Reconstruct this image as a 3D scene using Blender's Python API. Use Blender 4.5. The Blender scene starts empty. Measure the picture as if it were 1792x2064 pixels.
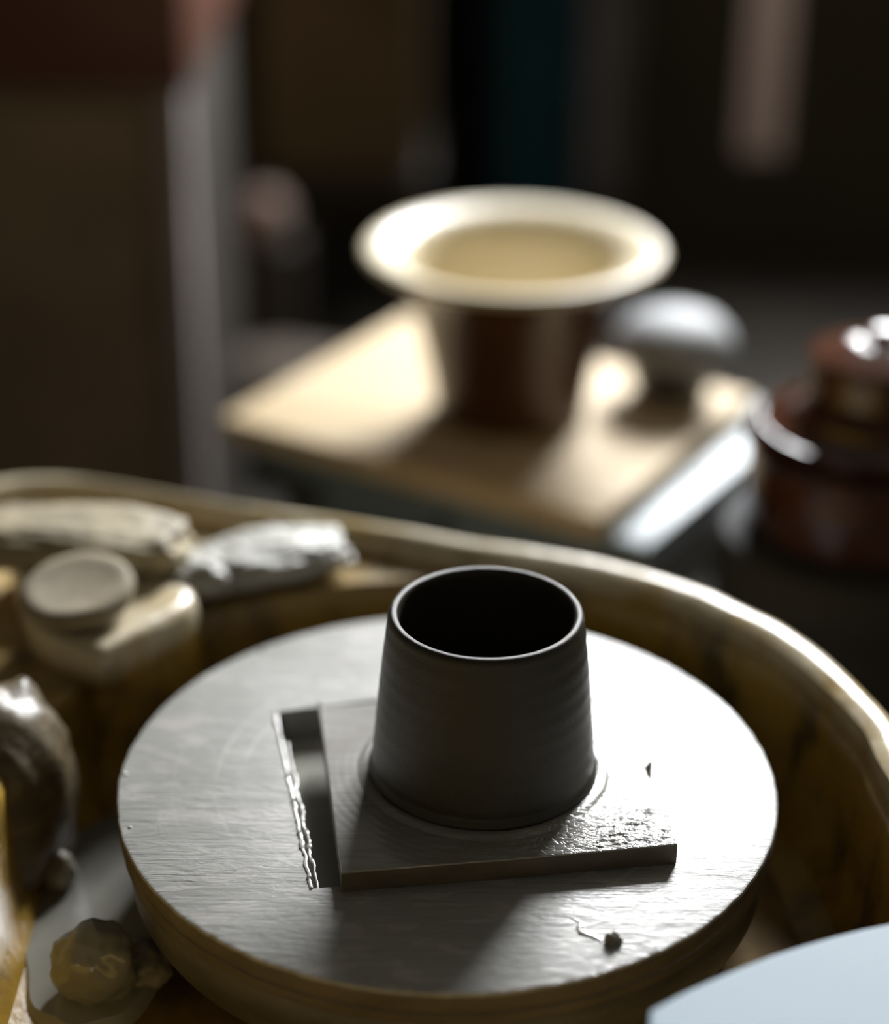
import bpy, bmesh, math, random
from mathutils import Vector, Matrix, noise
import numpy as np
random.seed(7)
S = bpy.context.scene
COL = S.collection

# ------------------------------------------------------------------ camera
F_PX, PITCH, ROLL = 3962.6, 0.4620, 0.0089
CAM = np.array([-0.0024, -0.7648, 0.5183])          # metres; the origin is the middle of the wheel's round bat
_fw = np.array([0, math.cos(PITCH), -math.sin(PITCH)]); _r = np.array([1.0, 0, 0]); _u = np.cross(_r, _fw)
_r2 = math.cos(ROLL)*_r + math.sin(ROLL)*_u; _u2 = -math.sin(ROLL)*_r + math.cos(ROLL)*_u
cd = bpy.data.cameras.new('camera'); co = bpy.data.objects.new('camera', cd); COL.objects.link(co)
cd.sensor_fit = 'VERTICAL'; cd.sensor_height = 36.0; cd.sensor_width = 36.0
cd.lens = F_PX/2064*36.0
cd.clip_start = 0.02
cd.dof.use_dof = True; cd.dof.focus_distance = 0.85; cd.dof.aperture_fstop = 1.92
M3 = Matrix((( _r2[0], _u2[0], -_fw[0]), (_r2[1], _u2[1], -_fw[1]), (_r2[2], _u2[2], -_fw[2])))
co.matrix_world = Matrix.Translation(Vector(CAM)) @ M3.to_4x4()
S.camera = co

def ray(px, py):
    return _fw + (px-896)/F_PX*_r2 - (py-1032)/F_PX*_u2
def U(px, py, z):                                   # pixel -> point on the level z
    d = ray(px, py); t = (z-CAM[2])/d[2]; p = CAM+t*d; return (float(p[0]), float(p[1]), z)
def W(px, py, y):                                   # pixel -> point on the upright plane y
    d = ray(px, py); t = (y-CAM[1])/d[1]; p = CAM+t*d; return (float(p[0]), y, float(p[2]))

# ------------------------------------------------------------------ world, daylight, exposure
w = bpy.data.worlds.new('world'); S.world = w; w.use_nodes = True
w.node_tree.nodes['Background'].inputs[0].default_value = (0.75, 0.85, 1.0, 1)
w.node_tree.nodes['Background'].inputs[1].default_value = 0.6
S.view_settings.view_transform = 'Standard'; S.view_settings.look = 'None'
S.view_settings.gamma = 1.0; S.view_settings.use_curve_mapping = False
S.view_settings.exposure = 0.0
FLOOR, CEIL, YB, XL, XR, YF = -0.60, 2.5, 2.6, -2.2, 2.2, -2.4
WX0, WX1, WZ0, WZ1 = 0.28, 1.36, 0.90, 2.30         # window in the back wall
def area(name, loc, rot, sx, sy, power, col):
    l = bpy.data.lights.new(name, 'AREA'); l.shape = 'RECTANGLE'; l.size = sx; l.size_y = sy
    l.energy = power; l.color = col
    o = bpy.data.objects.new(name, l); COL.objects.link(o); o.location = loc; o.rotation_euler = rot
    return o
area('window_back_offscreen', ((WX0+WX1)/2, YB+0.11, (WZ0+WZ1)/2), (math.radians(-90), 0, 0), WX1-WX0, WZ1-WZ0, 420, (0.97, 0.985, 1.0))

# ------------------------------------------------------------------ helpers
def tag(o, label=None, cat=None, group=None, kind=None):
    if label: o['label'] = label
    if cat: o['category'] = cat
    if group: o['group'] = group
    if kind: o['kind'] = kind
    return o
def empty(name, loc=(0, 0, 0), rz=0):
    o = bpy.data.objects.new(name, None); COL.objects.link(o); o.location = loc; o.rotation_euler.z = rz
    o.empty_display_size = 0.03
    return o
def link(name, bm, mat, parent=None, smooth=True, angle=40, loc=None, rot=None, flat_top=False):
    bmesh.ops.recalc_face_normals(bm, faces=bm.faces)
    me = bpy.data.meshes.new(name)
    if smooth:
        for f in bm.faces: f.smooth = True
        a = math.radians(angle)
        for e in bm.edges:
            if len(e.link_faces) == 2 and e.calc_face_angle(0) > a: e.smooth = False
        if flat_top:
            for f in bm.faces:
                if abs(f.normal.z) > .97 and f.calc_area() > 2e-4: 
                    for e in f.edges: e.smooth = False
    bm.to_mesh(me); bm.free(); me.materials.append(mat)
    o = bpy.data.objects.new(name, me); COL.objects.link(o)
    if parent: o.parent = parent
    if loc: o.location = loc
    if rot: o.rotation_euler = rot
    return o
def box(bm, x0, x1, y0, y1, z0, z1, bev=0.0, seg=2, mat=None):
    r = bmesh.ops.create_cube(bm, size=1.0)
    vs = r['verts']
    bmesh.ops.scale(bm, verts=vs, vec=(x1-x0, y1-y0, z1-z0))
    bmesh.ops.translate(bm, verts=vs, vec=((x0+x1)/2, (y0+y1)/2, (z0+z1)/2))
    if bev:
        es = list({e for v in vs for e in v.link_edges})
        g = bmesh.ops.bevel(bm, geom=es, offset=bev, segments=seg, affect='EDGES', profile=0.5)
        vs = list({v for f in g['faces'] for v in f.verts} | {v for v in vs if v.is_valid})
    if mat is not None: bmesh.ops.transform(bm, matrix=mat, verts=vs)
    return vs
def lathe(bm, prof, n=96, cx=0, cy=0, jit=None):
    rings = []
    for k, (r, z) in enumerate(prof):
        if r <= 1e-6: rings.append([bm.verts.new((cx, cy, z))]); continue
        ring = []
        for i in range(n):
            a = 2*math.pi*i/n
            rr = r + (jit(a, z, r) if jit else 0)
            ring.append(bm.verts.new((cx+rr*math.cos(a), cy+rr*math.sin(a), z)))
        rings.append(ring)
    for A, B in zip(rings, rings[1:]):
        for i in range(n):
            j = (i+1) % n
            if len(A) == 1 and len(B) == 1: continue
            if len(A) == 1: bm.faces.new((A[0], B[i], B[j]))
            elif len(B) == 1: bm.faces.new((A[i], A[j], B[0]))
            else: bm.faces.new((A[i], A[j], B[j], B[i]))
    return rings
def tube(bm, pts, rad, n=10, flat=1.0):
    P = [Vector(p) for p in pts]; rings = []
    for i, p in enumerate(P):
        t = (P[min(i+1, len(P)-1)]-P[max(i-1, 0)]).normalized()
        up = Vector((0, 0, 1)) if abs(t.z) < .9 else Vector((1, 0, 0))
        s = t.cross(up).normalized(); v = s.cross(t).normalized()
        r = rad(i) if callable(rad) else rad
        rings.append([bm.verts.new(p+s*(r*math.cos(2*math.pi*k/n))+v*(r*flat*math.sin(2*math.pi*k/n))) for k in range(n)])
    for A, B in zip(rings, rings[1:]):
        for k in range(n): bm.faces.new((A[k], A[(k+1) % n], B[(k+1) % n], B[k]))
    bm.faces.new(rings[0]); bm.faces.new(rings[-1])
def blob(bm, c, s, sub=4, amp=.15, freq=3.0, seed=0, rz=0.0, flatten=None, sq=1.0):
    vs = bmesh.ops.create_icosphere(bm, subdivisions=sub, radius=1.0)['verts']
    off = Vector((seed*3.1, seed*1.7, seed*5.3))
    for v in vs:
        d = v.co.normalized()
        k = 1+amp*noise.fractal(d*freq+off, 1.0, 2.0, 4)
        if sq != 1.0:
            d = Vector([math.copysign(abs(q)**sq, q) for q in d])
        p = Vector((d.x*s[0], d.y*s[1], d.z*s[2]))*k
        if flatten is not None and p.z < flatten: p.z = flatten
        v.co = p
    bmesh.ops.transform(bm, matrix=Matrix.Translation(Vector(c)) @ Matrix.Rotation(rz, 4, 'Z'), verts=vs)
    return vs
def prism(bm, poly, z0, z1, bev=0.0, seg=2, draft=0.0):
    cx = sum(p[0] for p in poly)/len(poly); cy = sum(p[1] for p in poly)/len(poly)
    a = [bm.verts.new((cx+(p[0]-cx)*(1+draft), cy+(p[1]-cy)*(1+draft), z0)) for p in poly]
    b = [bm.verts.new((p[0], p[1], z1)) for p in poly]
    n = len(poly)
    bm.faces.new(a); top = bm.faces.new(b)
    for i in range(n): bm.faces.new((a[i], a[(i+1) % n], b[(i+1) % n], b[i]))
    bmesh.ops.recalc_face_normals(bm, faces=bm.faces)
    if bev:
        es = list(top.edges)
        bmesh.ops.bevel(bm, geom=es, offset=bev, segments=seg, affect='EDGES', profile=0.5)

# ------------------------------------------------------------------ materials
class N:
    def __init__(s, name):
        s.m = bpy.data.materials.new(name); s.m.use_nodes = True; s.t = s.m.node_tree
        s.b = s.t.nodes['Principled BSDF']; s.co = s.t.nodes.new('ShaderNodeTexCoord').outputs['Object']
    def n(s, ty, **k):
        x = s.t.nodes.new(ty)
        for a, v in k.items(): setattr(x, a, v)
        return x
    def l(s, a, b): s.t.links.new(a, b)
    def mp(s, scale=(1, 1, 1), rot=(0, 0, 0), loc=(0, 0, 0)):
        x = s.n('ShaderNodeMapping'); s.l(s.co, x.inputs[0])
        x.inputs['Scale'].default_value = scale; x.inputs['Rotation'].default_value = rot; x.inputs['Location'].default_value = loc
        return x.outputs[0]
    def noise(s, vec=None, scale=5, detail=4, rough=.55, dist=0):
        x = s.n('ShaderNodeTexNoise'); s.l(vec or s.co, x.inputs['Vector'])
        x.inputs['Scale'].default_value = scale; x.inputs['Detail'].default_value = detail
        x.inputs['Roughness'].default_value = rough; x.inputs['Distortion'].default_value = dist
        return x.outputs['Fac']
    def ramp(s, fac, stops):
        x = s.n('ShaderNodeValToRGB'); s.l(fac, x.inputs[0]); e = x.color_ramp.elements
        while len(e) < len(stops): e.new(.5)
        for q, (p, c) in zip(e, stops): q.position = p; q.color = (*c, 1) if len(c) == 3 else c
        return x.outputs[0]
    def mr(s, fac, a, b, c=0, d=1):
        x = s.n('ShaderNodeMapRange'); s.l(fac, x.inputs[0])
        for i, v in enumerate((a, b, c, d)): x.inputs[i+1].default_value = v
        return x.outputs[0]
    def mix(s, fac, a, b, mode='MIX'):
        x = s.n('ShaderNodeMix', data_type='RGBA', blend_type=mode)
        if isinstance(fac, (int, float)): x.inputs[0].default_value = fac
        else: s.l(fac, x.inputs[0])
        for i, v in ((6, a), (7, b)):
            if isinstance(v, tuple): x.inputs[i].default_value = (*v, 1)
            else: s.l(v, x.inputs[i])
        return x.outputs[2]
    def math(s, op, a, b=0.0):
        x = s.n('ShaderNodeMath', operation=op)
        for i, v in ((0, a), (1, b)):
            if isinstance(v, (int, float)): x.inputs[i].default_value = v
            else: s.l(v, x.inputs[i])
        return x.outputs[0]
    def radius(s, cx=0, cy=0):
        v = s.n('ShaderNodeVectorMath', operation='LENGTH'); s.l(s.mp((1, 1, 0), loc=(-cx, -cy, 0)), v.inputs[0]); return v.outputs['Value']
    def bump(s, h, dist, strength=1.0, prev=None):
        x = s.n('ShaderNodeBump'); s.l(h, x.inputs['Height']); x.inputs['Distance'].default_value = dist; x.inputs['Strength'].default_value = strength
        if prev is not None: s.l(prev, x.inputs['Normal'])
        return x.outputs[0]
    def out(s, col=None, rough=.5, normal=None, **k):
        b = s.b
        if col is not None:
            if isinstance(col, tuple): b.inputs['Base Color'].default_value = (*col, 1)
            else: s.l(col, b.inputs['Base Color'])
        if isinstance(rough, (int, float)): b.inputs['Roughness'].default_value = rough
        else: s.l(rough, b.inputs['Roughness'])
        if normal is not None: s.l(normal, b.inputs['Normal'])
        for a, v in k.items(): b.inputs[a.replace('_', ' ')].default_value = v
        return s.m

def m_plain(name, c, rough=.6, var=.25, scale=12, bump=.0, bscale=60, **k):
    n = N(name); f = n.noise(scale=scale)
    c2 = tuple(max(0, x*(1-var)) for x in c); c1 = tuple(min(1, x*(1+var*.6)) for x in c)
    col = n.ramp(f, [(.3, c2), (.7, c1)])
    nr = n.bump(n.noise(scale=bscale, detail=3), bump) if bump else None
    return n.out(col, rough, nr, **k)

GRAIN = math.radians(-8)
def m_bat():
    n = N('slip_coated_plywood')
    streak = n.noise(n.mp((14, 420, 1), (0, 0, GRAIN)), 1.0, 5, .6)
    blot = n.noise(n.mp((1, 2.2, 1)), 34, 4, .6, .4)
    col = n.ramp(streak, [(.28, (.27, .267, .245)), (.5, (.32, .317, .295)), (.75, (.36, .355, .335))])
    col = n.mix(n.mr(blot, .54, .60, 0, .6), col, (.47, .44, .415))
    r = n.radius()
    for r0, wd, a in ((.1072, .0010, .45), (.0958, .0010, .45), (.127, .0006, .2)):
        band = n.math('COMPARE', r, r0); band.node.inputs[2].default_value = wd
        brk = n.mr(n.noise(scale=18), .42, .6, 0, a)
        col = n.mix(n.math('MULTIPLY', band, brk), col, (.52, .51, .48))
    wet = n.noise(n.mp((1, 2, 1), loc=(.3, .1, 0)), 16, 3, .5)
    rough = n.mr(wet, .35, .65, .40, .52)
    wr = n.noise(n.mp((60, 190, 1), (0, 0, GRAIN)), 1.0, 4, .6, 1.0)
    n1 = n.bump(streak, .0002, .6)
    lines = n.noise(n.mp((26, 900, 1), (0, 0, GRAIN)), 1.0, 3, .6)
    n1 = n.bump(n.mr(lines, .56, .66, 1, 0), .00025, .6, n1)
    n2 = n.bump(wr, .0010, .55, n1)
    n.l(n2, n.b.inputs['Coat Normal'])
    return n.out(col, rough, n2, Specular_IOR_Level=.65, Coat_Weight=.22, Coat_Roughness=.12)
def m_tile(cx, cy, fx, fy):
    n = N('slip_coated_tile')
    st = n.noise(n.mp((20, 400, 1), (0, 0, GRAIN)), 1, 4, .6)
    col = n.ramp(st, [(.3, (.25, .245, .225)), (.7, (.36, .35, .325))])
    col = n.mix(n.mr(n.noise(scale=40), .5, .7, 0, .4), col, (.2, .165, .13))
    r = n.radius(cx, cy)
    wv = n.math('SINE', n.math('MULTIPLY', r, 2*math.pi/.0042))
    ring = n.math('MULTIPLY', wv, n.mr(r, .085, .075, 0, 1))
    fr = n.mr(n.radius(fx, fy), .105, .06, 0, 1)
    nb = n.bump(n.math('MULTIPLY', ring, n.mr(fr, 0, 1, .25, 1)), .00016, .4)
    crk = n.n('ShaderNodeTexVoronoi', feature='DISTANCE_TO_EDGE'); n.l(n.mp((1, 1.6, 1)), crk.inputs['Vector']); crk.inputs['Scale'].default_value = 230
    nb = n.bump(n.math('MULTIPLY', n.mr(crk.outputs['Distance'], 0, .12, 0, 1), fr), .00025, .5, nb)
    mask = n.mr(n.radius(fx, fy), .055, .02, 0, 1)
    wr = n.noise(n.mp((70, 150, 1)), 1, 4, .6, 2.0)
    nb = n.bump(n.math('MULTIPLY', wr, mask), .002, .6, nb)
    return n.out(col, n.mr(n.noise(scale=30), .3, .7, .16, .28), nb, Specular_IOR_Level=.7)
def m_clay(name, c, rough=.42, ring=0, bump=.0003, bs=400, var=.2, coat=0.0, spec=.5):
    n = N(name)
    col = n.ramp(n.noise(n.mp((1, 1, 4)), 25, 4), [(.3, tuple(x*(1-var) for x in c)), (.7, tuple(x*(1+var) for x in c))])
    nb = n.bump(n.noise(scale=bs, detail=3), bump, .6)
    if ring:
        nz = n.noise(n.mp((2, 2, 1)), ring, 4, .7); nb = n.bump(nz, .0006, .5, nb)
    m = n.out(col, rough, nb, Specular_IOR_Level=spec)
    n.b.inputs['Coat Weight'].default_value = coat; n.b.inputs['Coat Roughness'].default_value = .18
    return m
def m_pan():
    n = N('stained_ochre_plastic')
    a = n.noise(scale=14, detail=5, rough=.65); b = n.noise(n.mp((1, 1, .35)), 40, 5, .6)
    col = n.ramp(a, [(.34, (.13, .078, .018)), (.5, (.34, .205, .028)), (.66, (.42, .28, .06))])
    col = n.mix(n.mr(b, .52, .66, 0, .8), col, (.05, .036, .02))
    sep = n.n('ShaderNodeSeparateXYZ'); n.l(n.co, sep.inputs[0])
    sl = n.math('MULTIPLY', n.mr(sep.outputs['Z'], -.002, .008, 0, 1), n.mr(n.noise(scale=22, detail=5), .30, .5, .15, .95))
    col = n.mix(sl, col, (.56, .485, .34))             # dried slip smeared along the lip and the deck
    nb = n.bump(n.noise(scale=90, detail=5), .0012, .5)
    return n.out(col, n.mr(n.noise(scale=20), .3, .7, .22, .4), nb)
def m_wood(name, c1, c2, sx=3, sy=60, rough=.5, rot=0):
    n = N(name); g = n.noise(n.mp((sx, sy, sx), (0, 0, rot)), 1, 5, .6, .6)
    col = n.ramp(g, [(.3, c1), (.7, c2)])
    return n.out(col, n.mr(g, .2, .8, rough+.08, rough-.08), n.bump(g, .0004, .4))
def m_glaze(name, c, rough=.12, var=.3):
    n = N(name); col = n.ramp(n.noise(scale=18, detail=4), [(.3, tuple(x*(1-var) for x in c)), (.7, tuple(x*(1+var) for x in c))])
    return n.out(col, rough, n.bump(n.noise(scale=60), .0012, .5))
MB = m_bat()
M = dict(
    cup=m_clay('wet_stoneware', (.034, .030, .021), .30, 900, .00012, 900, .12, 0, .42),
    slip=m_clay('wet_slip', (.46, .45, .42), .2, 0, .0008, 260, .15, .6),
    scrap=m_clay('wet_scrap_clay', (.40, .39, .345), .55, 0, .002, 170, .25, .1),
    slab=m_clay('dry_beige_clay', (.34, .285, .18), .6, 0, .0015, 130, .4),
    lump=m_clay('clay_lump', (.20, .18, .14), .45, 0, .0015, 130, .4, .12),
    sponge=m_clay('dirty_sponge', (.26, .215, .14), .75, 0, .0012, 500, .3),
    water=m_clay('slip_water', (.27, .265, .23), .16, 0, .0006, 60, .12, .5),
    side=m_clay('bat_edge', (.10, .078, .050), .5, 0, .0005, 300, .3),
    head=m_clay('wheel_head_metal', (.085, .078, .064), .45, 0, .0012, 120, .35),
    pan=m_pan(), floormud=m_clay('wet_ochre_mud', (.20, .125, .035), .7, 0, .002, 50, .5, 0, .3),
    mud=m_clay('dried_mud', (.095, .07, .036), .45, 0, .002, 60, .5),
    white=m_plain('white_plastic', (.27, .335, .385), .6, .04, Specular_IOR_Level=.25),
    board=m_wood('pale_pine', (.60, .45, .25), (.74, .60, .40), 4, 70, .68, .9),
    bluegrey=m_plain('blue_grey_paint', (.20, .26, .29), .42, .2),
    legs=m_plain('dark_grey_paint', (.06, .06, .06), .5),
    brownglaze=m_glaze('dark_brown_glaze', (.06, .022, .008), .2),
    cream=m_glaze('cream_glaze', (.72, .63, .44), .3, .06),
    greypot=m_glaze('grey_glaze', (.07, .07, .065), .4),
    lidlit=m_glaze('lit_grey_glaze', (.36, .37, .38), .62),
    jar=m_glaze('chestnut_glaze', (.075, .030, .017), .12, .4),
    stool=m_plain('dark_cloth', (.035, .035, .036), .8),
    cab=m_wood('brown_cabinet_wood', (.20, .145, .085), (.34, .25, .155), 6, 6, .6),
    red=m_wood('red_brown_wood', (.12, .045, .025), (.17, .066, .038), 3, 40, .5),
    post=m_plain('pale_grey_paint', (.36, .31, .30), .5, .3, 6),
    carton=m_plain('tan_cardboard', (.12, .088, .04), .8, .15),
    black=m_plain('black_cloth', (.012, .012, .013), .9),
    teal=m_plain('teal_cloth', (.05, .20, .27), .85),
    grey=m_plain('grey_cloth', (.42, .41, .43), .85),
    beige=m_plain('beige_cloth', (.75, .63, .55), .85),
    sack=m_plain('grey_brown_sack', (.15, .12, .095), .85, .4, 14),
    pink=m_plain('pinkish_clay', (.34, .24, .20), .7),
    dark=m_plain('dark_wood', (.035, .028, .02), .7),
    wall=m_plain('brown_plaster', (.075, .063, .040), .9, .2, 3, .002, 40),
    floor=m_plain('dark_concrete', (.035, .029, .021), .8, .4, 4, .002, 60),
    ceil=m_plain('ceiling_paint', (.03, .026, .019), .9, .1),
    frame=m_plain('window_paint', (.5, .5, .48), .5, .1),
    metal=m_plain('grey_machine_enamel', (.2, .2, .2), .45),
)

# ------------------------------------------------------------------ the room
def struct(name, x0, x1, y0, y1, z0, z1, m, parent=None):
    bm = bmesh.new(); box(bm, x0, x1, y0, y1, z0, z1); o = link(name, bm, m, parent, False)
    if parent is None: o['kind'] = 'structure'
    return o
T = .12
struct('floor', XL-T, XR+T, YF-T, YB+T, FLOOR-.1, FLOOR, M['floor'])
struct('ceiling', XL-T, XR+T, YF-T, YB+T, CEIL, CEIL+.1, M['ceil'])
struct('wall_left', XL-T, XL, YF, YB, FLOOR, CEIL, M['wall'])
struct('wall_right', XR, XR+T, YF, YB, FLOOR, CEIL, M['wall'])
struct('wall_front', XL-T, XR+T, YF-T, YF, FLOOR, CEIL, M['wall'])
bm = bmesh.new()
for a in ((XL-T, WX0, FLOOR, CEIL), (WX1, XR+T, FLOOR, CEIL), (WX0, WX1, FLOOR, WZ0), (WX0, WX1, WZ1, CEIL)):
    box(bm, a[0], a[1], YB, YB+T, a[2], a[3])
link('wall_back', bm, M['wall'], None, False)['kind'] = 'structure'
wn = empty('window_1', ((WX0+WX1)/2, YB, WZ0)); wn['kind'] = 'structure'
def wpart(name, x0, x1, z0, z1, y0=.02, y1=.06):
    bm = bmesh.new(); box(bm, x0, x1, y0, y1, z0, z1); link(name, bm, M['frame'], wn, False)
hw = (WX1-WX0)/2; hh = WZ1-WZ0
wpart('window_frame', -hw, -hw+.05, 0, hh); wpart('window_frame', hw-.05, hw, 0, hh)
wpart('window_frame', -hw+.05, hw-.05, 0, .05); wpart('window_frame', -hw+.05, hw-.05, hh-.05, hh)
wpart('mullion', -.02, .02, .05, hh-.05); wpart('window_sill', -hw-.05, hw+.05, -.04, 0, -.08, .0)

# ------------------------------------------------------------------ the wheel
wheel = tag(empty('pottery_wheel', (0, 0, FLOOR)), 'grey metal pottery wheel whose round head turns inside the ochre splash pan', 'pottery wheel')
def wp(name, bm, m): o = link(name, bm, m, wheel); o.location = (0, 0, -FLOOR); return o
ZB = -.0175                                         # underside of the round bat
bm = bmesh.new()
lathe(bm, [(0, ZB-.0002), (.140, ZB-.0002), (.1455, ZB-.0012), (.1475, ZB-.0035), (.1485, ZB-.012), (.148, ZB-.022), (.145, ZB-.028), (.138, ZB-.031), (.04, ZB-.031), (0, ZB-.031)], 128)
wp('wheel_head', bm, M['head'])
bm = bmesh.new(); lathe(bm, [(0, ZB-.03), (.022, ZB-.03), (.022, -.2), (0, -.2)], 32); wp('shaft', bm, M['metal'])
bm = bmesh.new(); box(bm, -.20, .19, -.22, .17, -.36, -.10, .015); wp('body', bm, M['metal'])
for sx in (-.185, .175):
    for sy in (-.205, .155):
        bm = bmesh.new(); tube(bm, [(sx, sy, -.15), (sx*1.12, sy*1.1, FLOOR)], .016, 12); wp('leg', bm, M['metal'])

# --- splash pan: bowl outline I, outer lip outline O, both seen from the wheel's axis
def arc(cx, cy, R, a0, a1, n): return [(cx+R*math.cos(math.radians(a0+(a1-a0)*i/n)), cy+R*math.sin(math.radians(a0+(a1-a0)*i/n))) for i in range(n+1)]
Ipoly = arc(-.005, -.01, .2005, 2, 150, 60)+[(-.206, .04), (-.206, -.20), (-.16, -.25), (.16, -.25), (.200, -.21), (.1985, -.02)]
Opoly = arc(-.005, -.01, .2225, 2, 72, 40)+[(-.225, .292), (-.262, .292), (-.30, .265), (-.31, .22), (-.31, -.22), (-.26, -.28), (.17, -.28), (.222, -.235), (.2205, -.02)]
def cast(poly, th):
    d = (math.cos(th), math.sin(th)); best = None
    for (x0, y0), (x1, y1) in zip(poly, poly[1:]+poly[:1]):
        ex, ey = x1-x0, y1-y0; den = d[0]*ey-d[1]*ex
        if abs(den) < 1e-12: continue
        t = (x0*ey-y0*ex)/den; s = (x0*d[1]-y0*d[0])/den
        if t > 0 and -1e-6 <= s <= 1+1e-6 and (best is None or t > best): best = t
    return best
NP = 240
ths = [2*math.pi*i/NP for i in range(NP)]
def smooth(a, k):
    for _ in range(k): a = [(a[i-1]+2*a[i]+a[(i+1) % len(a)])/4 for i in range(len(a))]
    return a
I = smooth([cast(Ipoly, t) for t in ths], 3); O = smooth([cast(Opoly, t) for t in ths], 2)
pan = tag(empty('splash_pan', (0, 0, -.10)), 'ochre yellow plastic splash pan caked with brown clay around the wheel', 'splash pan')
def loft(name, prof, m=M['pan'], parent=pan, close=False):
    bm = bmesh.new(); rings = []
    for f in prof:
        ring = []
        for i, t in enumerate(ths):
            r, z = f(I[i], O[i])
            nz = noise.noise(Vector((math.cos(t)*6, math.sin(t)*6, z*30)))
            r += .0012*nz; z += .0006*nz
            ring.append(bm.verts.new((r*math.cos(t), r*math.sin(t), z)))
        rings.append(ring)
    for A, B in zip(rings, rings[1:]):
        for i in range(NP): bm.faces.new((A[i], A[(i+1) % NP], B[(i+1) % NP], B[i]))
    o = link(name, bm, m, parent); o.location = (0, 0, .10); return o
mx = max
loft('pan_floor', [lambda i, o: (.035, -.05), lambda i, o: (.04, -.078), lambda i, o: (i*.5, -.078), lambda i, o: (i*.85, -.078)], M['floormud'])
loft('bowl', [lambda i, o: (i*.85, -.078), lambda i, o: (i*.94, -.074), lambda i, o: (i*.975, -.062),
              lambda i, o: (i*.985, -.04), lambda i, o: (i*.992, -.015), lambda i, o: (i-.001, -.003), lambda i, o: (i+.001, .0005), lambda i, o: (mx(i+.003, o-.024), .002),
              lambda i, o: (mx(i+.004, o-.0205), .003)])
loft('rim', [lambda i, o: (mx(i+.0035, o-.0215), -.004), lambda i, o: (mx(i+.0038, o-.0212), .006), lambda i, o: (o-.0185, .0125), lambda i, o: (o-.014, .0158), lambda i, o: (o-.009, .0165), lambda i, o: (o-.004, .0145),
             lambda i, o: (o-.0008, .0095), lambda i, o: (o, .002), lambda i, o: (o-.001, -.03), lambda i, o: (o-.006, -.075), lambda i, o: (o-.02, -.088), lambda i, o: (.04, -.09)])
# moulded box standing in the back left of the pan, and the rounded rib nearer the front
ZT = .020
blk = [U(60, 1250, ZT)[:2], U(110, 1283, ZT)[:2], U(196, 1312, ZT)[:2], U(222, 1306, ZT)[:2], U(372, 1226, ZT)[:2], U(396, 1200, ZT)[:2], U(388, 1178, ZT)[:2], U(340, 1160, ZT)[:2], U(250, 1130, ZT)[:2], U(20, 1120, ZT)[:2]]
bm = bmesh.new(); prism(bm, blk, -.0785, ZT, .007, 5, .14)
o = link('water_box', bm, M['pan'], pan, True, 40, flat_top=True); o.location = (0, 0, .10)
bm = bmesh.new(); blob(bm, (-.212, .030, -.036), (.031, .042, .062), 4, .14, 1.5, 3)
o = link('wall_rib', bm, M['mud'], pan); o.location = (0, 0, .10)

# --- slip lying in the pan
bm = bmesh.new()
c0 = U(200, 1800, -.072); n = 64
ring = []
ctr = bm.verts.new((-.163, .0, -.0715))
for i in range(n):
    a = 2*math.pi*i/n; k = 1+.12*noise.noise(Vector((math.cos(a)*2, math.sin(a)*2, 4)))
    ring.append((bm.verts.new((-.163+.036*k*math.cos(a), -.008+.082*k*math.sin(a), -.0725)), bm.verts.new((-.163+.04*k*math.cos(a), -.008+.087*k*math.sin(a), -.0782))))
for i in range(n):
    j = (i+1) % n; bm.faces.new((ctr, ring[i][0], ring[j][0])); bm.faces.new((ring[i][0], ring[i][1], ring[j][1], ring[j][0]))
tag(link('slip_puddle', bm, M['water']), 'grey pool of liquid slip lying in the splash pan', 'slip')
def lump(name, px, py, z, s, seed, m, label, cat, rz=0, amp=.25, fl=None, sub=4, freq=1.6, sq=1.0):
    p = U(px, py, z); bm = bmesh.new(); blob(bm, (0, 0, 0), s, sub, amp, freq, seed, rz, fl, sq)
    o = link(name, bm, m, None, True, 70, (p[0], p[1], z)); return tag(o, label, cat)
lump('clay_lump', 190, 1940, -.058, (.019, .016, .021), 2, M['water'], 'smooth grey clay lump stuck in the slip at the foot of the wheel head', 'clay', .3, .18)
lump('clay_lump', 120, 1755, -.064, (.008, .009, .012), 5, M['lump'], 'small wet dark clay crumb at the side of the slip pool', 'clay', .3, .2)
lump('clay_lump', 290, 1945, -.070, (.012, .013, .011), 9, M['lump'], 'low pale clay smear between the larger lump and the wheel head', 'clay', .5, .25)

# ------------------------------------------------------------------ round bat with its square recess
R = .1524
hp = [U(557, 1434.5, 0), U(564, 1487, 0), U(592, 1603, 0), U(624, 1740, 0), U(631, 1791, 0), U(690, 1786, 0)]
HBL, HFL = Vector(hp[0][:2]), Vector(hp[4][:2])
ex = (Vector(U(640, 1424.5, 0)[:2])-HBL).normalized(); exf = (Vector(hp[5][:2])-HFL).normalized()
HBR = HBL+ex*.115; HFR = HFL+exf*.115
hole = [HBL, HBL.lerp(HFL, .25), HBL.lerp(HFL, .5), HBL.lerp(HFL, .75), HFL]+[HFL.lerp(HFR, k/4) for k in range(1, 5)]+[HFR.lerp(HBR, k/4) for k in range(1, 5)]+[HBR.lerp(HBL, k/4) for k in range(1, 4)]
hc = (HBL+HFL+HFR+HBR)/4
hang = lambda p: math.atan2(p[1]-hc[1], p[0]-hc[0])
bat = tag(empty('round_bat', (0, 0, ZB)), 'large round plywood bat coated in grey slip on the wheel head', 'pottery bat')
bm = bmesh.new()
NB = 256
def ragged(a): return .0005*noise.noise(Vector((math.cos(a)*26, math.sin(a)*26, 1)))+.0003*noise.noise(Vector((math.cos(a)*70, math.sin(a)*70, 3)))
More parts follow.
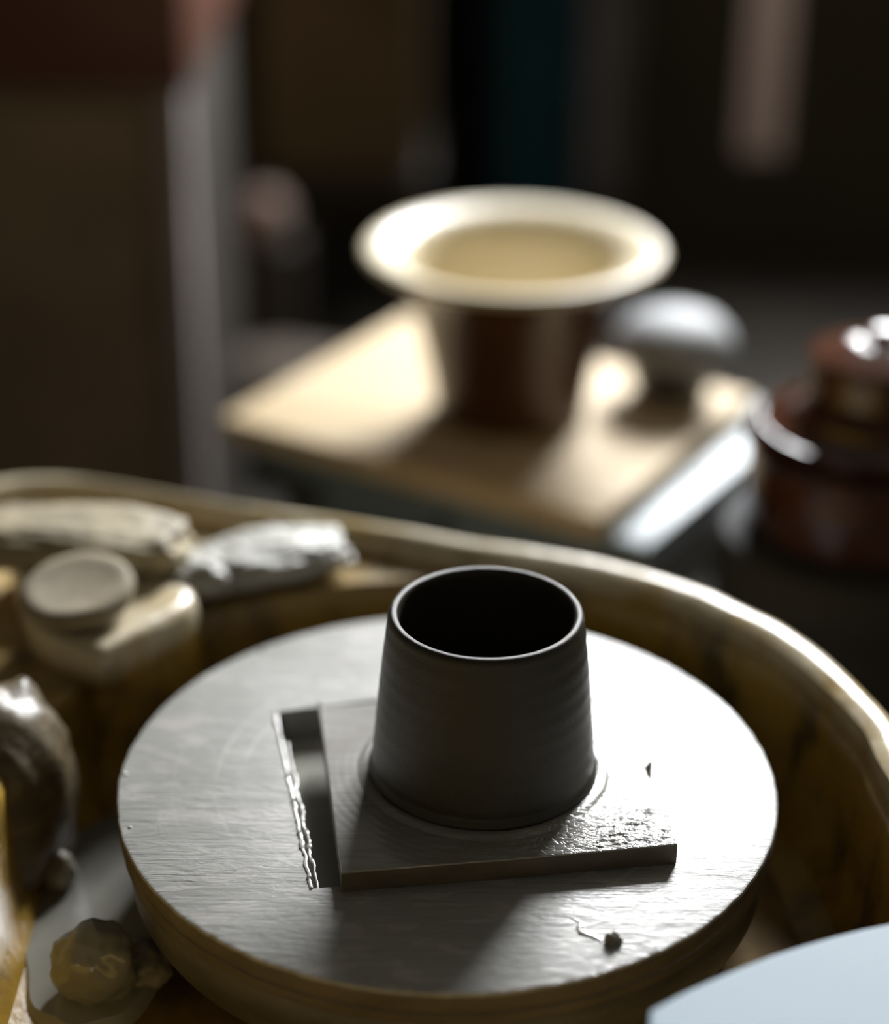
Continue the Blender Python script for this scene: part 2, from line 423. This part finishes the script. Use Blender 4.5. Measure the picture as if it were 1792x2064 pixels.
prof = [(-.0016, .0), (-.0005, -.0005), (0, -.0016), (0, -.0095), (-.0008, -.0108), (-.0034, -.0112), (-.0034, -.0120), (-.0014, -.0124), (-.0010, -.0168), (-.004, ZB)]
rings = []
for dr, z in prof:
    rings.append([bm.verts.new(((R+dr+ragged(2*math.pi*i/NB)*(1 if z > -.006 else .4))*math.cos(2*math.pi*i/NB), (R+dr+ragged(2*math.pi*i/NB))*math.sin(2*math.pi*i/NB), z)) for i in range(NB)])
for A, B in zip(rings, rings[1:]):
    for i in range(NB): bm.faces.new((A[i], A[(i+1) % NB], B[(i+1) % NB], B[i]))
ht = [bm.verts.new((p[0], p[1], 0)) for p in hole]; hb = [bm.verts.new((p[0], p[1], ZB)) for p in hole]
m_ = len(hole)
for i in range(m_): bm.faces.new((ht[i], hb[i], hb[(i+1) % m_], ht[(i+1) % m_]))
for outer, inner in ((rings[0], ht), (rings[-1], hb)):
    es = [bm.edges.get((outer[i], outer[(i+1) % NB])) for i in range(NB)]+[bm.edges.get((inner[i], inner[(i+1) % m_])) for i in range(m_)]
    bmesh.ops.triangle_fill(bm, use_beauty=True, edges=es)
o = link('disc', bm, MB, bat, True, 30); o.location = (0, 0, -ZB)
o.data.materials.append(M['side'])
for p in o.data.polygons:
    if p.normal.z < .3 and (p.center.x**2+p.center.y**2) > .145**2: p.material_index = 1
# wet slip bead along the open edge of the recess
pts = []; K = 120
for k in range(K+1):
    p = HBL.lerp(HFL, k/K); t = k/K
    pts.append((p[0]-.0008+.0009*noise.noise(Vector((t*22, 1, 0))), p[1], .0002))
bm = bmesh.new(); tube(bm, pts, lambda i: .0006+.0016*abs(noise.noise(Vector((i*.47, 2, 5)))), 8, .8)
pts2 = [(x+.0035+.0012*noise.noise(Vector((i*.1, 7, 0))), y, -.004) for i, (x, y, z) in enumerate(pts)][18:-4]
tube(bm, pts2, lambda i: .0004+.0018*abs(noise.noise(Vector((i*.23, 9, 5)))), 8, .8)
o = link('slip_bead', bm, M['slip'], bat); o.location = (0, 0, -ZB); o['label'] = 'shiny bead of wet slip along the recess edge'
bm = bmesh.new(); prism(bm, [HBL+Vector((.0003, -.0003)), HFL+Vector((.0003, .0003)), HFR+Vector((-.0003, .0003)), HBR+Vector((-.0003, -.0003))], ZB+.0001, ZB+.0022)
o = link('recess_floor', bm, M['water'], bat, False); o.location = (0, 0, -ZB); o['label'] = 'wet grey floor of the square recess'

# ------------------------------------------------------------------ square tile on the bat
TH = .0105
tp = [U(*p, TH)[:2] for p in ((688, 1758), (860, 1744), (1030, 1731), (1200, 1716), (1366, 1701), (1346, 1652), (1328, 1615), (1314, 1588), (1300, 1545), (1316, 1531), (1313, 1510), (1286, 1499), (1266, 1470), (1246, 1442), (1215, 1404))]
BR, BL = U(1215, 1404, TH), U(642, 1424, TH)
tp += [((BR[0]*(1-k)+BL[0]*k), BR[1]*(1-k)+BL[1]*k+.004*math.sin(math.pi*k)) for k in (.33, .66)]+[BL[:2]]
CC = (.0164, -.0067)
MT = m_tile(CC[0], CC[1], *U(1290, 1690, TH)[:2])
bm = bmesh.new(); prism(bm, tp, .0002, TH, .0007, 2)
tile = link('square_tile', bm, MT, None, True, 25)
tile.data.materials.append(M['side'])
for p_ in tile.data.polygons:
    if p_.normal.z < .3: p_.material_index = 1
tag(tile, 'square slip-coated tile with a chipped side lying across the recess under the cup', 'tile')

# ------------------------------------------------------------------ the cup
cup = tag(empty('clay_cup', (CC[0], CC[1], TH)), 'freshly thrown tapered grey clay cup standing on the square tile', 'cup')
H = .0923-TH
prof = [(0, .0), (.0500, .0), (.0522, .0006), (.0528, .0020), (.0522, .0036), (.0512, .0048), (.0509, .0062), (.0512, .0078), (.0508, .0105)]
for k in range(1, 24):
    t = k/24; z = .0105+(H-.0105-.004)*t
    prof.append((.0508+(.0437-.0508)*t+.00035*math.sin(math.pi*t)+.00009*math.sin(k*2.1), z))
prof += [(.0437, H-.004), (.0436, H-.0025), (.0430, H-.0010), (.0420, H-.0001), (.0408, H), (.0396, H-.0006), (.0388, H-.002), (.0385, H-.004)]
for k in range(1, 16):
    t = k/15; z = (H-.004)+(.009-(H-.004))*t
    prof.append((.0385+(.0455-.0385)*t+.00015*math.sin(k*2.7), z))
prof += [(.044, .0065), (.040, .0055), (.0, .005)]
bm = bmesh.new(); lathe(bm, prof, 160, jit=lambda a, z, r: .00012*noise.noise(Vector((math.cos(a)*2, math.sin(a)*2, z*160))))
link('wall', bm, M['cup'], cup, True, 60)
bm = bmesh.new()
lathe(bm, [(.0515, -.0002), (.0525, .0012), (.054, .0014), (.0555, .0011), (.057, .0005), (.0585, -.0002)], 128, jit=lambda a, z, r: .0008*noise.noise(Vector((math.cos(a)*3, math.sin(a)*3, r*200))))
o = link('slip_ring', bm, MT, cup); o['label'] = 'shiny ring of slip around the foot of the cup'

# spatters and a crumb on the bat
bm = bmesh.new()
spots = [(530, 1312, .0017), (645, 1418, .0014), (640, 1500, .0009), (252, 1560, .0011), (262, 1668, .0010)]
rnd = random.Random(3)
for px, py, r in spots:
    z = TH if (px, py) == (645, 1418) else 0
    p = U(px, py, z); blob(bm, (p[0], p[1], z), (r, r, r*.7), 2, .1, 2, px)
tag(link('slip_spatter', bm, M['slip']), 'tiny drops of slip spattered over the round bat', 'slip', kind='stuff')
lump('clay_crumb', 1237, 1893, .0016, (.0034, .0026, .0032), 4, M['lump'], 'little dark clay crumb lying on the round bat', 'clay', .3, .45, None, 4, 2.2)
pts = [U(1148+60*t+10*math.sin(t*9), 1850+52*t, 0) for t in [k/24 for k in range(25)]]
bm = bmesh.new(); tube(bm, pts, lambda i: .0004+.0016*max(0, math.sin(math.pi*i/24))*(.6+.6*noise.noise(Vector((i*.4, 0, 0)))), 8, .7)
tag(link('slip_smear', bm, M['slip']), 'thin raised smear of slip beside the clay crumb', 'slip')
# ridges of pushed-up slip on the tile's front corner
bm = bmesh.new()
g = {}
nu, nv = 110, 60
for a in range(nu+1):
    for b in range(nv+1):
        u, v = a/nu, b/nv
        x0, y0 = 1150+(1360-1150)*u, 1722-19*u                # along the tile's front edge
        p = U(x0-18*v*u, y0-4-95*v, TH)
        q = Vector((p[0], p[1], 0))
        edge = min(1, 6*u, 12*(1-u), 14*v, 4*(1-v))*min(1, max(0, (u-.55*v+.05)*4))
        rg = 1-abs(noise.fractal(Vector((q.x*60+q.y*45, q.y*150-q.x*20, 3)), 1.0, 2.0, 3))*2.4
        rg2 = noise.fractal(Vector((q.x*160, q.y*260, 8)), 1.0, 2.0, 3)
        g[a, b] = bm.verts.new((p[0], p[1], TH-.0006+edge*(.0007+.0011*max(0, rg)**2*(.5+rg2)+.0003*rg2)))
for a in range(nu):
    for b in range(nv): bm.faces.new((g[a, b], g[a+1, b], g[a+1, b+1], g[a, b+1]))
tag(link('slip_skin', bm, MT, None, True, 80), 'wrinkled skin of wet slip on the corner of the square tile', 'slip')

# ------------------------------------------------------------------ things lying on the pan's deck
sp = U(158, 1172, .034)
bm = bmesh.new()
lathe(bm, [(0, -.005), (.024, -.006), (.0285, -.0035), (.0295, .001), (.028, .0045), (.0245, .0058), (.020, .0048), (.010, .0038), (0, .0035)], 64, jit=lambda a, z, r: .0010*noise.noise(Vector((math.cos(a)*2, math.sin(a)*2, z*90))))
tag(link('round_sponge', bm, M['sponge'], None, True, 60, (sp[0], sp[1]-.004, .0302), (math.radians(9), math.radians(-4), 0)), 'round brown sponge with a dished top leaning on the pan box', 'sponge')
p = U(200, 1078, .030)
bm = bmesh.new(); blob(bm, (0, 0, 0), (.062, .025, .0125), 5, .12, 2.2, 12, -.1, None, .6)
tag(link('clay_slab', bm, M['slab'], None, True, 70, (p[0]-.012, p[1]-.008, .0310), (math.radians(3), 0, 0)), 'thick grey brown slab of clay behind the round sponge', 'clay')
bm = bmesh.new(); blob(bm, (0, 0, 0), (.043, .024, .0095), 5, .20, 2.6, 21, .42, None, .75)
p = U(540, 1110, .018)
tag(link('clay_scrap', bm, M['scrap'], None, True, 70, (p[0], p[1], .0145)), 'shiny pale heap of wet clay scraps on the pan deck', 'clay')
bm = bmesh.new(); blob(bm, (0, 0, 0), (.022, .018, .010), 4, .25, 2.4, 27, .2)
p = U(395, 1160, .015)
tag(link('clay_scrap', bm, M['scrap'], None, True, 70, (p[0], p[1], .0155)), 'small pale wet clay lump drooping over the bowl edge by the pan box', 'clay')

# white tray across the pan's front right corner
e = [U(*p, .024)[:2] for p in ((1310, 2035), (1380, 1998), (1440, 1971), (1500, 1946), (1560, 1923), (1620, 1904), (1680, 1887), (1735, 1873), (1800, 1860))]
outl = list(e)+[(.215, -.128), (.232, -.135), (.240, -.155), (.235, -.27), (.225, -.30), (.20, -.31), (.10, -.305), (.075, -.29), (.068, -.26)]
tr = tag(empty('plastic_tray', (.15, -.22, .0165)), 'pale bluish white plastic tray laid across the edge of the splash pan', 'tray')
bm = bmesh.new(); prism(bm, outl, .0174, .0245, .002, 3)
o = link('tray_top', bm, M['white'], tr, flat_top=True); o.location = (-.15, .22, -.0165)

# ------------------------------------------------------------------ small table with board, planter and pots
ZTB = -.098; ZBD = -.080
L_, F_, R_ = (Vector(U(*p, ZBD)) for p in ((446, 838), (1212, 1046), (1512, 792)))
e1 = (L_-F_); e2 = (R_-F_); a1 = e1.normalized()
perp = Vector((-a1.y, a1.x, 0));
if perp.dot(e2) < 0: perp = -perp
len1, len2 = e1.length, e2.dot(perp)
TM = Matrix(((perp.x, a1.x, 0, F_.x), (perp.y, a1.y, 0, F_.y), (0, 0, 1, 0), (0, 0, 0, 1)))
tb = tag(empty('side_table', (F_.x, F_.y, FLOOR)), 'small blue grey painted table standing behind the splash pan', 'table')
def tpart(name, bm, m, par=tb, base=(F_.x, F_.y, FLOOR)):
    bmesh.ops.transform(bm, matrix=TM, verts=bm.verts); o = link(name, bm, m, par); o.location = tuple(-q for q in base); return o
tx0, tx1, ty0, ty1 = .012, len2+.03, -.030, len1-.02
bm = bmesh.new(); box(bm, tx0, tx1, ty0, ty1, ZTB-.022, ZTB, .004); tpart('table_top', bm, M['bluegrey'])
for a in ((tx0+.02, tx0+.035, ty0+.05, ty0+.17), (tx0+.02, tx0+.035, ty0+.19, ty1-.05)):
    bm = bmesh.new(); box(bm, a[0], a[1], a[2], a[3], ZTB-.10, ZTB-.022); tpart('apron', bm, M['bluegrey'])
bm = bmesh.new(); box(bm, tx0+.05, tx1-.05, ty0+.02, ty0+.035, ZTB-.10, ZTB-.022); tpart('apron', bm, M['legs'])
for lx in (tx0+.015, tx1-.05):
    for ly in (ty0+.015, ty1-.05):
        bm = bmesh.new(); box(bm, lx, lx+.035, ly, ly+.035, FLOOR, ZTB-.022, .002); tpart('leg', bm, M['legs'])
bm = bmesh.new(); box(bm, 0, len2, 0, len1, ZTB, ZBD, .003); bmesh.ops.transform(bm, matrix=TM, verts=bm.verts)
tag(link('ware_board', bm, M['board']), 'pale pine ware board lying on the blue grey table', 'board')

pb = U(1033, 826, ZBD)
rimz = W(1026, 501, pb[1])[2]; HP = rimz-ZBD
rx = (W(1326, 505, pb[1])[0]-W(724, 505, pb[1])[0])/2
pot = tag(empty('planter', (pb[0]-.002, pb[1], ZBD)), 'wide dark brown planter with flared cream rim standing on the pine board', 'planter')
bm = bmesh.new()
lathe(bm, [(0, 0), (.054, 0), (.0575, .003), (.061, .03), (.070, HP*.55), (.082, HP-.022), (.092, HP-.012), (rx-.004, HP-.006), (rx, HP-.003)], 96)
link('body', bm, M['brownglaze'], pot)
bm = bmesh.new()
lathe(bm, [(rx, HP-.003), (rx+.0005, HP), (rx-.002, HP+.0025), (rx-.008, HP+.003), (.088, HP-.002), (.080, HP-.008), (.075, HP-.020), (.068, HP*.55), (.058, .03), (.05, .010), (0, .008)], 96)
link('glazed_lining', bm, M['cream'], pot)['label'] = 'cream glazed rim and inside'
p = U(1352, 790, ZBD)
rp = tag(empty('round_pot', (p[0], p[1], ZBD)), 'small dark pot beside the planter, its domed lid coloured pale for sky light', 'pot')
bm = bmesh.new(); lathe(bm, [(0, 0), (.026, 0), (.029, .003), (.034, .018), (.038, .032), (.036, .036), (0, .036)], 64); link('body', bm, M['greypot'], rp)
bm = bmesh.new(); lathe(bm, [(0, .034), (.040, .034), (.0455, .037), (.0465, .042), (.044, .050), (.036, .059), (.022, .065), (0, .067)], 64); link('lid', bm, M['lidlit'], rp)  # light falling on the dome is put into the lid's pale colour

# ------------------------------------------------------------------ lidded jar on a dark stool
JY = .37
jc = W(1742, 1048, JY); jx = jc[0]; zb = jc[2]
jl = W(1508, 858, JY); jr = jx-jl[0]; zs = jl[2]-zb
jar = tag(empty('lidded_jar', (jx, JY, zb)), 'shiny chestnut brown lidded jar with a knob on a dark stool', 'jar')
bm = bmesh.new()
lathe(bm, [(0, 0), (jr*.86, 0), (jr*.93, .004), (jr*.97, .018), (jr*.975, zs*.6), (jr*.96, zs-.018), (jr*.975, zs-.013), (jr*1.0, zs-.0115), (jr*1.0, zs-.009), (jr*.985, zs-.0080), (jr*.945, zs-.0078), (jr*.88, zs-.0060), (jr*.82, zs-.004), (jr*.6, zs-.004), (0, zs-.004)], 80)
link('body', bm, M['jar'], jar)
rk = .0150; zn = W(1640, 712, JY)[2]-zb; rn = jx-W(1636, 712, JY)[0]
bm = bmesh.new()
lathe(bm, [(0, zs-.004), (jr*.84, zs-.004), (jr*.90, zs-.001), (jr*.91, zs+.003), (jr*.895, zs+.0045), (jr*.855, zs+.0048), (jr*.78, zs+.0085), (jr*.70, zs+.012), (rn*1.25, zs+.017), (rn*1.02, zs+.026), (rn*.98, zn-.004), (rn*1.03, zn-.001), (rn*.97, zn+.001), (rn*.9, zn+.002), (rn*.6, zn+.008), (rk*.55, zn+.012), (0, zn+.012)], 80)
link('lid', bm, M['jar'], jar)
zk = W(1740, 640, JY)[2]-zb-.006; rk = .0150
bm = bmesh.new()
lathe(bm, [(0, zn+.010), (rk*.6, zn+.010), (rk*.5, zn+.013), (rk*.8, zk-rk*1.2), (rk, zk-rk*.6), (rk*.85, zk-rk*.15), (rk*.45, zk), (0, zk+.001)], 48)
link('knob', bm, M['jar'], jar)
st = tag(empty('round_stool', (jx, JY, FLOOR)), 'dark grey round stool carrying the chestnut jar', 'stool')
zq = zb-FLOOR
bm = bmesh.new(); lathe(bm, [(0, zq-.05), (.088, zq-.05), (.094, zq-.042), (.096, zq-.02), (.090, zq-.006), (.072, zq), (0, zq)], 64)
link('seat', bm, M['stool'], st)
bm = bmesh.new(); lathe(bm, [(0, 0), (.105, 0), (.108, .01), (.096, zq-.12), (.088, zq-.05), (0, zq-.05)], 64); link('skirt', bm, M['stool'], st)

# ------------------------------------------------------------------ dim back of the workshop
CY = 1.12
cb = tag(empty('cupboard', (-.5, CY, FLOOR)), 'worn brown wooden cupboard with a pale corner post and red brown top', 'cupboard')
def cpart(name, x0, x1, y0, y1, z0, z1, m, bev=.003):
    bm = bmesh.new(); box(bm, x0, x1, y0, y1, z0, z1, bev); o = link(name, bm, m, cb); o.location = (.5, -CY, -FLOOR); return o
xa, xb = W(330, 450, CY)[0], W(388, 450, CY)[0]
zt = W(300, 178, CY)[2]
cpart('body', -.95, xa, CY, CY+.42, FLOOR, zt, M['cab'])
cpart('side_panel', xa, xb-.006, CY+.022, CY+.42, FLOOR, zt, M['dark'])
cpart('corner_post', xa, xb, CY-.012, CY+.022, FLOOR, zt, M['post'], .006)
cpart('top', -.96, xb+.004, CY-.014, CY+.43, zt, zt+.42, M['red'])
cpart('door', -.60, xa-.02, CY-.014, CY, FLOOR+.06, zt-.012, M['cab']); cpart('door', -.86, -.61, CY-.014, CY, FLOOR+.06, zt-.012, M['cab'])
# low dark bench with a carton
BY = 1.95
bz = W(700, 345, BY)[2]
bn = tag(empty('low_bench', (-.1, BY, FLOOR)), 'low dark wooden bench under the tan carton by the far wall', 'bench')
def bpart(name, x0, x1, y0, y1, z0, z1, m):
    bm = bmesh.new(); box(bm, x0, x1, y0, y1, z0, z1, .003); o = link(name, bm, m, bn); o.location = (.1, -BY, -FLOOR)
bx0, bx1 = W(500, 300, BY)[0], W(870, 300, BY)[0]
bpart('bench_top', bx0, bx1, BY-.02, BY+.36, bz-.03, bz, M['dark'])
for x in (bx0+.01, bx1-.05):
    for y in (BY, BY+.30): bpart('leg', x, x+.04, y, y+.04, FLOOR, bz-.03, M['dark'])
bm = bmesh.new(); box(bm, W(528, 200, BY)[0], W(852, 200, BY)[0], BY, BY+.3, bz, bz+.34, .004)
tag(link('carton', bm, M['carton'], None, False), 'plain tan carton standing on the low dark bench', 'box')
p = U(640, 640, FLOOR)
bm = bmesh.new(); blob(bm, (0, 0, 0), (.14, .072, .085), 4, .14, 1.8, 31, -.1, -.075)
tag(link('clay_sack', bm, M['sack'], None, True, 60, (p[0]-.01, 1.64, FLOOR+.075)), 'slumped grey brown sack on the floor before the low bench', 'sack')
q = W(535, 432, 1.78)
bm = bmesh.new(); blob(bm, (0, 0, 0), (.032, .032, .034), 4, .1, 2, 33)
tag(link('clay_ball', bm, M['pink'], None, True, 60, q), 'pinkish ball of clay perched on the narrow dark crate', 'clay')
ct = q[2]-.031
bm = bmesh.new(); box(bm, q[0]-.045, q[0]+.045, 1.74, 1.83, FLOOR, ct, .003)
tag(link('narrow_crate', bm, M['dark'], None, True, 30), 'narrow dark wooden crate standing behind the slumped sack', 'crate')
# hanging cloths on a rail
RY = 2.40; RZ = .75
bm = bmesh.new(); tube(bm, [(-.75, RY, RZ), (1.1, RY, RZ)], .012, 12)
rl = tag(empty('hanging_rail', (.2, YB, RZ)), 'dark wall rail that carries the hanging cloths', 'rail')
o = link('rod', bm, M['legs'], rl); o.location = (-.2, -YB, -RZ)
for x in (-.74, 1.09):
    bm = bmesh.new(); tube(bm, [(x, RY, RZ), (x, YB, RZ)], .010, 10); o = link('bracket', bm, M['legs'], rl); o.location = (-.2, -YB, -RZ)
def cloth(name, px0, px1, pyb, m, label, cat, y=RY, folds=5, amp=.018, seed=0):
    x0, x1 = W(px0, 250, y)[0], W(px1, 250, y)[0]; zb_ = W((px0+px1)/2, pyb, y)[2]
    bm = bmesh.new(); nx, nz = 40, 14; g = []
    for j in range(nz+1):
        row = []
        t = j/nz; z = RZ+.014+(zb_-RZ-.014)*t
        for i in range(nx+1):
            s = i/nx
            yy = y-.016+amp*(.25+.75*t)*math.sin(s*folds*2*math.pi+seed+.6*t)+.006*noise.noise(Vector((s*4, t*4, seed)))
            row.append(bm.verts.new((x0+(x1-x0)*s, min(yy, y-.004) if False else yy, z+(.012*noise.noise(Vector((s*5, seed, 2))) if j == nz else 0))))
        g.append(row)
    for j in range(nz):
        for i in range(nx): bm.faces.new((g[j][i], g[j][i+1], g[j+1][i+1], g[j+1][i]))
    bmesh.ops.solidify(bm, geom=list(bm.faces), thickness=.003)
    return tag(link(name, bm, m, None, True, 70), label, cat)
cloth('black_cloth', 862, 985, 760, M['black'], 'black cloth hanging from the wall rail', 'cloth', folds=2, seed=1)
cloth('teal_cloth', 990, 1165, 640, M['teal'], 'dark teal cloth hanging from the wall rail', 'cloth', folds=2, seed=2)
cloth('grey_cloth', 1170, 1268, 430, M['grey'], 'grey cloth hanging from the wall rail beside the teal one', 'cloth', folds=1, seed=3)
# a rag on a cord hung from the ceiling: thin cloth that the daylight shines through
mt = bpy.data.materials.new('thin_beige_cloth'); mt.use_nodes = True; nt = mt.node_tree
tl = nt.nodes.new('ShaderNodeBsdfTranslucent'); df = nt.nodes.new('ShaderNodeBsdfDiffuse'); mxs = nt.nodes.new('ShaderNodeMixShader')
wv = nt.nodes.new('ShaderNodeTexNoise'); wv.inputs['Scale'].default_value = 25
cr = nt.nodes.new('ShaderNodeValToRGB'); cr.color_ramp.elements[0].color = (.30, .22, .17, 1); cr.color_ramp.elements[1].color = (.42, .33, .28, 1)
nt.links.new(wv.outputs['Fac'], cr.inputs[0])
for q_ in (tl, df): nt.links.new(cr.outputs[0], q_.inputs['Color'])
mxs.inputs[0].default_value = .11
nt.links.new(df.outputs[0], mxs.inputs[1]); nt.links.new(tl.outputs[0], mxs.inputs[2]); nt.links.new(mxs.outputs[0], nt.nodes['Material Output'].inputs['Surface'])
HY = 1.62; ra, rb_ = W(1496, 250, HY), W(1580, 250, HY); rzb = W(1540, 312, HY)[2]; rzt = .26; rcx = (ra[0]+rb_[0])/2
rag = tag(empty('hanging_rag', (rcx, HY, rzb)), 'narrow beige rag hanging on a cord before the far wall', 'rag')
bm = bmesh.new(); g = []
for j in range(13):
    t = j/12; row = []
    for i in range(17):
        q_ = i/16-.5; wd = (rb_[0]-ra[0])*min(1, .12+2.2*t)
        row.append(bm.verts.new((q_*wd, .010*math.sin(q_*11+t)*min(1, 3*t), (rzt-rzb)*(1-t)+(.006*noise.noise(Vector((q_*6, 1, 2))) if j == 12 else 0))))
    g.append(row)
for j in range(12):
    for i in range(16): bm.faces.new((g[j][i], g[j][i+1], g[j+1][i+1], g[j+1][i]))
link('cloth', bm, mt, rag, True, 70)
bm = bmesh.new(); tube(bm, [(0, 0, rzt-rzb-.01), (0, 0, CEIL-rzb)], .003, 8); link('cord', bm, M['legs'], rag)
